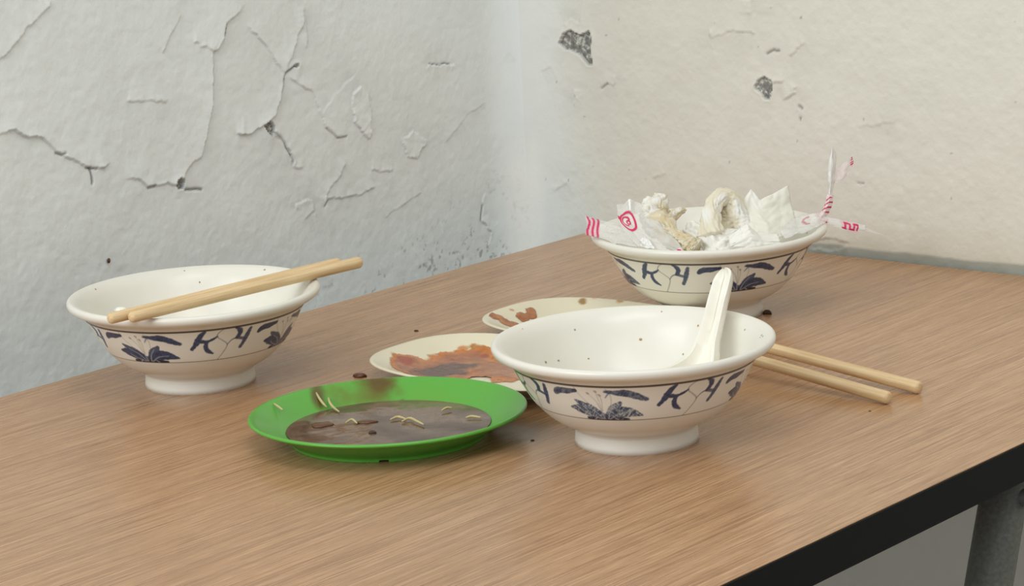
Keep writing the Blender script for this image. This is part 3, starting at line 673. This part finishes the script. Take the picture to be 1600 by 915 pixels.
# strands and scraps in the broth
def strand(pts, r, label):
    P3 = catmull([atz(x, y, TZ + z + (.0008 if z > .009 else .0002)) for x, y, z in pts], 18); rad = r * np.sin(np.linspace(.25, math.pi - .25, 18)) ** .5
    v, f = tube(P3, rad, 10); c = P3[0].copy()
    o = mesh_obj('noodle_strand', v - c, f, M['noodle']); o.location = tuple(c); return tag(o, label, 'noodle', 'noodle scraps in the green plate')
strand([(494, 613, .0136), (499, 622, .0115), (505, 630, .0095), (511, 636, .0080)], .0008, 'pale noodle strand hanging over the inner edge of the green plate, left of two')
strand([(513, 621, .0110), (515, 628, .0098), (521, 636, .0084), (530, 643, .0076)], .0008, 'pale noodle strand hanging over the inner edge of the green plate, right of two')
strand([(428, 630, .0150), (435, 635, .0142), (442, 640, .0132)], .0007, 'short pale noodle scrap on the left slope of the green plate')
strand([(690, 641, .0082), (698, 637, .0086), (706, 637, .0082)], .0008, 'curled noodle scrap near the right side of the broth')
strand([(628, 658, .0078), (640, 653, .0083), (652, 658, .0083), (662, 663, .0078)], .0008, 'long pale noodle scrap floating in the middle of the broth')
strand([(610, 655, .0078), (622, 651, .0082), (634, 654, .0078)], .0008, 'thin noodle scrap floating left of the middle of the broth')
strand([(728, 652, .0078), (738, 650, .0082), (752, 652, .0078)], .0008, 'small noodle scrap floating at the right end of the broth')
strand([(540, 660, .0078), (550, 655, .0084), (558, 661, .0078)], .0007, 'small noodle scrap floating left in the broth')
def scrap(name, px, py, z, rx, ry, rz_, h, mat, label, cat, seed):
    th = np.linspace(0, 2 * np.pi, 12, endpoint=False); rg = np.random.default_rng(seed); rv = rg.uniform(.7, 1.15, 12)
    ring = lambda s, zz: np.stack([rx * s * rv * np.cos(th), ry * s * rv * np.sin(th), np.full(12, zz)], -1)
    V = np.vstack([ring(1, 0), ring(.9, h * .6), ring(.5, h), [[0, 0, h * 1.05]]]); F = grid_faces(3, 12, True).tolist() + [(24 + j, 24 + (j + 1) % 12, 36) for j in range(12)] + [list(range(12))[::-1]]
    o = mesh_obj(name, V, F, mat); o.location = tuple(atz(px, py, TZ + z)); o.rotation_euler = (0, 0, rz_)
    return tag(o, label, cat)
scrap('food_scrap', 573, 660, .0070, .0065, .0035, VIEW + 1.57, .0015, M['saucebit'], 'dark brown food scrap floating in the left half of the broth', 'food scrap', 1)
scrap('food_scrap', 582, 676, .0070, .0028, .0022, VIEW + 1.57, .0014, M['crumb'], 'small dark scrap floating in the broth beside the near rim', 'food scrap', 2)
scrap('food_scrap', 503, 664, .0070, .0080, .0060, VIEW + 1.57, .0014, M['saucebit'], 'curled brown scrap at the left end of the broth', 'food scrap', 3)
scrap('sauce_drop', 562, 588, .0001, .0045, .0035, .4, .0022, M['saucebit'], 'reddish-brown sauce drop on the table behind the green plate', 'sauce drop', 4)
scrap('crumb', 650, 517, .0001, .0018, .0013, .3, .0008, M['crumb'], 'tiny dark crumb on the table left of the oval plates', 'crumb', 5)
scrap('crumb', 1199, 490, .0001, .0034, .0024, .3, .0026, M['crumb'], 'dark crumb on the table at the foot of the back bowl', 'crumb', 6)
scrap('crumb', 832, 688, .0001, .0012, .0010, .3, .0006, M['crumb'], 'tiny dark crumb on the table between green plate and front bowl', 'crumb', 7)
scrap('crumb', 1359, 642, .0001, .0008, .0007, .3, .0004, M['saucebit'], 'tiny brown crumb on the table below the chopstick ends', 'crumb', 8)

scrap('food_scrap', 189, 487, .0590, .0042, .0030, VIEW + 1.57, .0030, M['spoon'], 'small white food scrap on the left bowl rim beside the chopstick tips', 'food scrap', 9)

# ------------------------------------------------------------------ spoon
sp = [(1131, 419, 1.4775, .0080), (1124, 446, 1.469, .0083), (1117, 472, 1.461, .0084), (1110, 500, 1.452, .0088), (1102, 527, 1.443, .0098), (1092, 553, 1.434, .0118), (1079, 574, 1.426, .0150), (1064, 588, 1.419, .0175), (1046, 599, 1.412, .0180), (1030, 606, 1.407, .0140)]
raw = catmull([atd(x, y, d) for x, y, d, w in sp], 300); rw = catmull([[w] for x, y, d, w in sp], 300)[:, 0]
arc = np.concatenate([[0], np.cumsum(np.linalg.norm(np.diff(raw, axis=0), axis=1))]); LS = arc[-1]
ss_ = np.concatenate([[0.00005, .0004, .001, .0018, .0028, .0042, .006, .008], np.linspace(.0105, LS - .014, 42), LS - .014 + .014 * np.sin(np.linspace(.25, 1.55, 9))])
NS = len(ss_); cen = np.stack([np.interp(ss_, arc, raw[:, k]) for k in range(3)], -1); wb = np.interp(ss_, arc, rw)
tipf = np.sqrt(np.clip(1 - (1 - np.minimum(ss_ / .0083, 1)) ** 2, 0, 1)); endf = np.sqrt(np.clip(1 - (1 - np.minimum((LS + .0001 - ss_) / .014, 1)) ** 2, 0, 1))
wd = np.maximum(wb * .9 * tipf * endf, .0006)
dep = np.interp(ss_ / LS, [0, .15, .5, .64, .82, 1], [.0036, .0044, .0054, .0085, .0115, .0090]) * np.maximum(tipf * endf ** .5, .05)
tan = np.gradient(np.stack([np.interp(np.clip(ss_ + e, 0, LS), arc, raw[:, k]) for e in (-.004, .004) for k in range(3)], -1).reshape(NS, 2, 3), axis=1)[:, 0]
tan /= np.linalg.norm(tan, axis=1)[:, None]
V = []
for i in range(NS):
    s = ss_[i] / LS; up = sstep(.55, .85, np.array(s)); Nn = (-FW * .70 - RR * .66) * (1 - up) + (np.array([0, 0, 1.0]) * .9 - FW * .2) * up
    Nn = Nn - (Nn @ tan[i]) * tan[i]; Nn /= np.linalg.norm(Nn); Wd = np.cross(tan[i], Nn); w = wd[i]; d = dep[i]; t = min(.0024, w * .38)
    sec = [(-w, -.0003), (-w + t * .3, .0003), (-w + t * .7, .0003), (-w + t, -.0003), (-w + t * 1.25, -d * .55), (-w + t * 2.0, -d * .92), (-w * .4, -d), (0, -d), (w * .4, -d), (w - t * 2.0, -d * .92), (w - t * 1.25, -d * .55), (w - t, -.0003), (w - t * .7, .0003), (w - t * .3, .0003), (w, -.0003), (w - t * .3, -d * .6), (w - t * .9, -d - .0008), (w * .55, -d - .0020), (0, -d - .0022), (-w * .55, -d - .0020), (-w + t * .9, -d - .0008), (-w + t * .3, -d * .6)]
    V += [cen[i] + Wd * a + Nn * b_ for a, b_ in sec]
V = np.array(V); ns = 22
so = empty('soup_spoon', cen[45])
tag(so, 'white melamine soup spoon leaning on the rim of the front bowl', 'spoon')
cut = 30
for part in (mesh_obj('handle', V[:(cut + 1) * ns] - cen[45], grid_faces(cut + 1, ns, True).tolist() + [list(range(ns))], M['spoon'], so),
    mesh_obj('spoon_bowl', V[cut * ns:] - cen[45], grid_faces(NS - cut, ns, True).tolist() + [[(NS - 1 - cut) * ns + k for k in range(ns)][::-1]], M['spoon'], so)):
    part.data.set_sharp_from_angle(angle=math.radians(38))

# ------------------------------------------------------------------ tissues and wrappers in the back bowl
D0 = 1.7218
def sheet_pts(net, nu, nv):
    """net: rows of (px, py, depth offset); smooth surface through them"""
    net = np.array([[atd(x, y, D0 + d) for x, y, d in row] for row in net])
    rows = np.array([catmull(r, nu) for r in net]); return np.stack([catmull(rows[:, j], nv) for j in range(nu)], 1)      # nv x nu x 3
def normals_of(S):
    n = np.cross(np.gradient(S, axis=1), np.gradient(S, axis=0)); return n / (np.linalg.norm(n, axis=-1, keepdims=True) + 1e-12)
def crumple(S, amp, freq, seed):
    nv, nu = S.shape[:2]; u, v = np.meshgrid(np.linspace(0, 1, nu), np.linspace(0, 1, nv))
    a = np.abs(fbm(u * freq, v * freq, 2, seed) - .5) * 2; b_ = np.abs(fbm(u * freq * .6 + v * freq * .5, v * freq * .6 - u * freq * .4 + 9, 2, seed + 3) - .5) * 2
    return S + normals_of(S) * ((.5 - a) + (.5 - b_) * .8)[..., None] * amp
def thick(S, t):
    nv, nu = S.shape[:2]; n = normals_of(S); A = (S + n * t / 2).reshape(-1, 3); B = (S - n * t / 2).reshape(-1, 3); m = nv * nu
    G = grid_faces(nv, nu); F = np.vstack([G, G[:, ::-1] + m]); e = []
    bd = [(0, j) for j in range(nu)] + [(i, nu - 1) for i in range(1, nv)] + [(nv - 1, j) for j in range(nu - 2, -1, -1)] + [(i, 0) for i in range(nv - 2, 0, -1)]
    ids = [i * nu + j for i, j in bd]
    for k in range(len(ids)): a, b_ = ids[k], ids[(k + 1) % len(ids)]; e.append((a, a + m, b_ + m, b_))
    return np.vstack([A, B]), np.vstack([F, np.array(e)])
TIS = lin(252, 250, 243); WET = lin(238, 224, 192)
def combine(parts):
    V = []; F = []; Cc = []; n = 0
    for v, f, c in parts:
        V.append(v); F += [tuple(int(k) + n for k in q) for q in f]; Cc.append(c); n += len(v)
    return np.vstack(V), F, np.vstack(Cc)
def linear_net(net, nu, nv):
    net = np.array([[atd(x, y, D0 + d) for x, y, d in row] for row in net]); a, b_ = net.shape[:2]
    R = np.stack([np.stack([np.interp(np.linspace(0, b_ - 1, nu), np.arange(b_), net[i, :, k]) for k in range(3)], -1) for i in range(a)])
    return np.stack([np.stack([np.interp(np.linspace(0, a - 1, nv), np.arange(a), R[:, j, k]) for k in range(3)], -1) for j in range(nu)], 1)
def tissue_sheet(net, amp, freq, seed, c0=TIS, c1=TIS, nu=44, nv=44, flat=False):
    S = crumple((linear_net if flat else sheet_pts)(net, nu, nv), amp, freq, seed); v, f = thick(S, .0004)
    w = fbm(v[:, 0] * 60, v[:, 2] * 60, 3, seed)[:, None]; w = sstep(.35, .65, w); return v, f.tolist(), c0 * (1 - w) + c1 * w
def tissue_roll(pts, rads, amp, seed, c0=TIS, c1=TIS, n=72, m=110, turns=2.0):
    P = catmull([atd(x, y, D0 + d) for x, y, d in pts], m); R = np.interp(np.linspace(0, 1, m), np.linspace(0, 1, len(rads)), rads)
    v, f = tube(P, R, n); q = v.reshape(m, n, 3); a, s = np.meshgrid(np.linspace(0, 2 * np.pi, n, endpoint=False), np.linspace(0, 1, m))
    tw = a + s * turns * 2; h = np.abs(np.sin(tw * 2.0 + 4 * fbm(s * 5, s * 0, 2, seed))) ** .6 * .5 + np.abs(fbm(np.cos(a) * 3.0 + s * 12, np.sin(a) * 3.0 + s * 5, 3, seed + 1) - .5) * 2.2 + fbm(np.cos(a) * 1.4 + s * 4, np.sin(a) * 1.4 - s * 3, 2, seed + 8) * .5
    q2 = P[:, None] + (q - P[:, None]) * (1 + amp * (h - .75))[..., None]; w = sstep(.35, .65, fbm(s * 6, a, 2, seed + 2)).reshape(-1, 1)
    return q2.reshape(-1, 3), f, c0 * (1 - w) + c1 * w
def thing_from(name, parts, mat, label, cat, group):
    V, F, Cc = combine(parts); c = V.mean(0); o = mesh_obj(name, V - c, F, mat, colors=Cc); o.location = tuple(map(float, c)); return tag(o, label, cat, group)

thing_from('tissue', [
    tissue_roll([(1052, 382, -.035), (1040, 360, -.022), (1026, 346, -.012), (1022, 328, -.008), (1030, 312, -.008), (1031, 302, -.008)], [.005, .007, .0100, .0088, .0062, .0030], .36, 3, TIS, lin(240, 228, 200)),
    tissue_roll([(1010, 340, -.012), (1014, 328, -.012), (1022, 318, -.010)], [.0035, .0055, .0035], .36, 9, TIS, lin(240, 230, 206)),
    tissue_roll([(1030, 345, -.02), (1046, 340, -.012), (1060, 331, -.006), (1068, 328, 0)], [.004, .0038, .003, .002], .35, 4, WET, TIS),
    tissue_roll([(1034, 340, -.03), (1048, 358, -.036), (1062, 372, -.042), (1078, 382, -.046), (1090, 388, -.048)], [.0024, .0026, .0032, .0050, .0052], .75, 5, lin(232, 216, 180), lin(240, 232, 210))],
    M['tissue'], 'crumpled tissue twisted into a knob with a stained tan tail, leftmost in the back bowl', 'tissue', 'used tissues in the back bowl')
thing_from('tissue', [
    tissue_roll([(1112, 372, -.032), (1111, 350, -.028), (1113, 328, -.022), (1121, 312, -.018), (1133, 307, -.014), (1144, 316, -.012), (1150, 336, -.012), (1158, 356, -.014), (1168, 372, -.02)], [.009, .0070, .0055, .0052, .0055, .0062, .0075, .0085, .008], .36, 13, TIS, lin(244, 236, 214)),
    tissue_roll([(1128, 380, -.02), (1130, 355, -.012), (1133, 335, -.008), (1134, 320, -.006)], [.011, .009, .007, .0035], .38, 16, lin(240, 230, 204), TIS),
    tissue_sheet([[(1074, 345, -.01), (1098, 343, -.022), (1120, 352, -.03), (1150, 352, -.03)], [(1066, 362, -.018), (1094, 362, -.034), (1122, 368, -.042), (1158, 366, -.036)], [(1084, 390, -.03), (1098, 394, -.046), (1126, 394, -.052), (1152, 390, -.046)]], .0045, 7, 18)],
    M['tissue'], 'crumpled tissue curled into a loop in the middle of the back bowl', 'tissue', 'used tissues in the back bowl')
thing_from('tissue', [
    tissue_sheet([[(1162, 312, -.008), (1174, 294, -.004), (1188, 311, -.006), (1212, 300, 0), (1232, 289, .004)], [(1152, 332, -.012), (1172, 326, -.01), (1192, 334, -.014), (1216, 326, -.004), (1238, 318, .004)], [(1150, 350, -.02), (1176, 346, -.022), (1200, 354, -.026), (1222, 348, -.014), (1244, 342, -.002)], [(1158, 368, -.03), (1180, 370, -.034), (1202, 376, -.036), (1226, 368, -.026), (1248, 358, -.01)]], .0016, 6, 23, TIS, lin(246, 244, 232), flat=True),
    tissue_sheet([[(1138, 372, -.044), (1156, 356, -.046), (1168, 348, -.044), (1184, 362, -.040), (1216, 366, -.034)], [(1140, 382, -.048), (1158, 374, -.050), (1174, 368, -.050), (1192, 376, -.046), (1220, 376, -.040)], [(1142, 392, -.046), (1160, 390, -.050), (1180, 388, -.050), (1200, 386, -.046), (1226, 384, -.040)]], .0014, 5, 27, TIS, lin(244, 238, 222), flat=True)],
    M['tissue'], 'thin unfolded tissue with upright corners, on the right in the back bowl', 'tissue', 'used tissues in the back bowl')

PINK = lin(206, 40, 92); FILM = lin(244, 242, 238)
def film(net, print_fn, amp, seed, nu=90, nv=60, alpha=.30, t=.00012):
    S = crumple(sheet_pts(net, nu, nv), amp, 4, seed); u, v = np.meshgrid(np.linspace(0, 1, nu), np.linspace(0, 1, nv))
    ink, pinkish = print_fn(u, v); c = np.ones((nv, nu, 4)); c[..., :3] = FILM; c[..., 3] = alpha
    pk = np.clip(pinkish, 0, 1)[..., None]; c[..., :3] = c[..., :3] * (1 - pk) + lin(246, 190, 204) * pk; c[..., 3] = np.maximum(c[..., 3], .6 * pk[..., 0])
    k = np.clip(ink, 0, 1)[..., None]; c[..., :3] = c[..., :3] * (1 - k) + PINK * k; c[..., 3] = np.maximum(c[..., 3], k[..., 0] * .97)
    vv, f = thick(S, t); return vv, f.tolist(), np.vstack([c.reshape(-1, 4)] * 2)
def none(u, v): return u * 0, u * 0
def bars(u0, du, w, k, wav=0.0, ampv=.02):
    def fn(u, v):
        ink = u * 0
        for i in range(k): c = u0 + du * i + ampv * np.sin(v * wav + i * .4); ink = np.maximum(ink, sstep(w, w * .55, np.abs(u - c)))
        pk = sstep(u0 - w * 1.3, u0 - w, u) * sstep(u0 + du * (k - 1) + w * 1.3, u0 + du * (k - 1) + w, u) * .8
        return ink, pk
    return fn
def film_thing(parts, label, **kw): return thing_from('chopstick_wrapper', parts, M['film'], label, 'wrapper', 'plastic wrappers in the back bowl')
# left: striped end hanging over the rim
film_thing([film([[(914, 336, -.004), (938, 342, -.006), (962, 346, -.010), (990, 352, -.02)], [(917, 350, -.012), (940, 356, -.018), (964, 360, -.024), (990, 366, -.03)], [(914, 366, -.020), (938, 370, -.028), (962, 380, -.036), (996, 386, -.040)]], bars(.05, .105, .034, 3, 6.5, .022), .0012, 31)],
    'clear plastic wrapper end with three red wavy stripes over the back bowl\'s left rim')
# left: film with the oval swirl mark
def swirl(u, v):
    x = (u - .25) / .20; y = (v - .38) / .20; x, y = x * .85 + y * .35, y * .95 - x * .25; r = np.hypot(x, y); a = np.arctan2(y, x)
    ring = sstep(.16, .08, np.abs(r - .88)); inner = sstep(.13, .06, np.abs(np.hypot(x + .15, y) - .48)) * (np.abs(a) > .9) + sstep(.13, .06, np.abs(np.hypot(x - .12, y + .05) - .2))
    tail = sstep(.10, .05, np.abs(y - .15)) * sstep(-1.35, -1.25, x) * sstep(-.85, -.95, x) + sstep(.30, .2, np.hypot(x + 1.15, y - .1))
    dot = sstep(.045, .03, np.hypot((u - .93) / 1.0, (v - .93) / .9))
    return np.clip(ring + inner + tail + dot, 0, 1), .15 * sstep(.9, .7, r)
film_thing([film([[(964, 322, -.004), (984, 310, 0), (1002, 318, -.006), (1016, 332, -.014)], [(966, 340, -.016), (984, 342, -.02), (1008, 346, -.026), (1036, 352, -.032)], [(974, 358, -.026), (994, 366, -.034), (1022, 374, -.042), (1056, 374, -.046)], [(996, 384, -.042), (1016, 388, -.05), (1042, 392, -.054), (1070, 390, -.055)]], swirl, .0022, 34, nu=110, nv=100),
    film([[(1000, 372, -.042), (1006, 368, -.046), (1014, 374, -.048)], [(998, 384, -.044), (1008, 386, -.050), (1024, 388, -.052)]], none, .002, 36, 20, 14, .9),
    film([[(981, 312, -.006), (984, 310, -.006), (986, 311, -.006)], [(982, 320, -.008), (985, 320, -.009), (987, 321, -.008)], [(983, 328, -.012), (985, 329, -.013), (988, 329, -.012)]], none, .0005, 37, 10, 14, .95)],
    'clear plastic wrapper with a red oval swirl mark, left in the back bowl')
# right: wrapper standing up from the rim, twisted, its torn end split in two
def rstripes(u, v): return sstep(.30, .62, np.sin((v * 9 + u * 1.6) * 2 * np.pi * .55)) * sstep(.08, .14, v) * sstep(.80, .72, v), .35 + 0 * u
film_thing([
    film([[(1216, 348, -.012), (1244, 338, -.004), (1270, 331, .004), (1286, 330, .01)], [(1220, 360, -.026), (1246, 351, -.02), (1272, 343, -.010), (1292, 337, 0)], [(1226, 370, -.034), (1252, 364, -.032), (1276, 354, -.022), (1294, 343, -.008)]],
         lambda u, v: (sstep(.035, .015, np.abs(np.hypot((u - .58) / 1.0, (v - .32) / 1.5) - .13)) * (u < .58) * .7, .25 * sstep(.6, .9, u)), .0022, 41, nu=70, nv=50, alpha=.36),
    film([[(1292, 304, .004), (1297, 302, .002), (1303, 305, .004)], [(1289, 316, .004), (1295, 315, 0), (1301, 318, .004)], [(1284, 328, .004), (1290, 328, .0), (1296, 331, .004)], [(1275, 340, .002), (1282, 340, -.002), (1288, 344, .002)]], rstripes, .0006, 43, nu=40, nv=80, alpha=.45),
    film([[(1294, 250, .004), (1301, 229, .002), (1304, 234, .004), (1308, 240, .006)], [(1293, 266, .004), (1299, 262, .001), (1304, 262, .004), (1306, 264, .006)], [(1295, 284, .004), (1298, 284, .001), (1302, 284, .004), (1305, 282, .006)], [(1294, 304, .004), (1297, 303, .002), (1299, 304, .004), (1302, 304, .006)]], none, .0012, 45, nu=24, nv=50, alpha=.62),
    film([[(1316, 254, .010), (1324, 250, .008), (1332, 244, .010)], [(1308, 264, .008), (1320, 264, .006), (1334, 254, .010)], [(1306, 276, .006), (1318, 278, .006), (1328, 268, .008)], [(1303, 284, .005), (1308, 286, .005), (1316, 282, .006)]],
         lambda u, v: (sstep(.24, .16, np.hypot((u - .95) / .6, (v - .22) / 1.1)) * (np.sin(v * 60) > -.5), .35 + 0 * u), .001, 47, nu=36, nv=36, alpha=.16)],
    'clear plastic wrapper with red stripes standing twisted above the back bowl\'s right rim')
# right: wrapper strip with red lettering pointing outwards
def letters(u, v):
    ink = u * 0
    for c, d in ((.50, 0), (.60, 1), (.70, 0), (.79, 1)):
        ink = np.maximum(ink, sstep(.028, .018, np.abs(u - c - .02 * np.sin(v * 5))) * sstep(.12, .18, v) * sstep(.95, .85, v))
    for c, y in ((.46, .78), (.55, .22), (.65, .80), (.745, .24)): ink = np.maximum(ink, sstep(.055, .045, np.abs(u - c)) * sstep(.13, .08, np.abs(v - y)))
    ink = np.maximum(ink, sstep(.075, .05, np.hypot(u - .06, (v - .5) * .5)))
    return ink, .75 * sstep(.42, .45, u) * sstep(.83, .80, u)
film_thing([film([[(1283, 338, .000), (1305, 341, .002), (1330, 346, .004), (1352, 351, .006)], [(1286, 345, -.004), (1308, 350, -.002), (1332, 354, 0), (1352, 357, .004)], [(1290, 350, -.004), (1312, 357, -.002), (1334, 362, 0), (1350, 363, .004)]], letters, .0006, 51, nu=100, nv=40, alpha=.32),
    film([[(1350, 353, .006), (1366, 361, .008), (1381, 367, .01)], [(1350, 361, .006), (1366, 364, .008), (1381, 368.5, .01)]], none, .0003, 53, 16, 8, .25)],
    'flat plastic wrapper strip with red lettering pointing outwards from the back bowl\'s right rim')
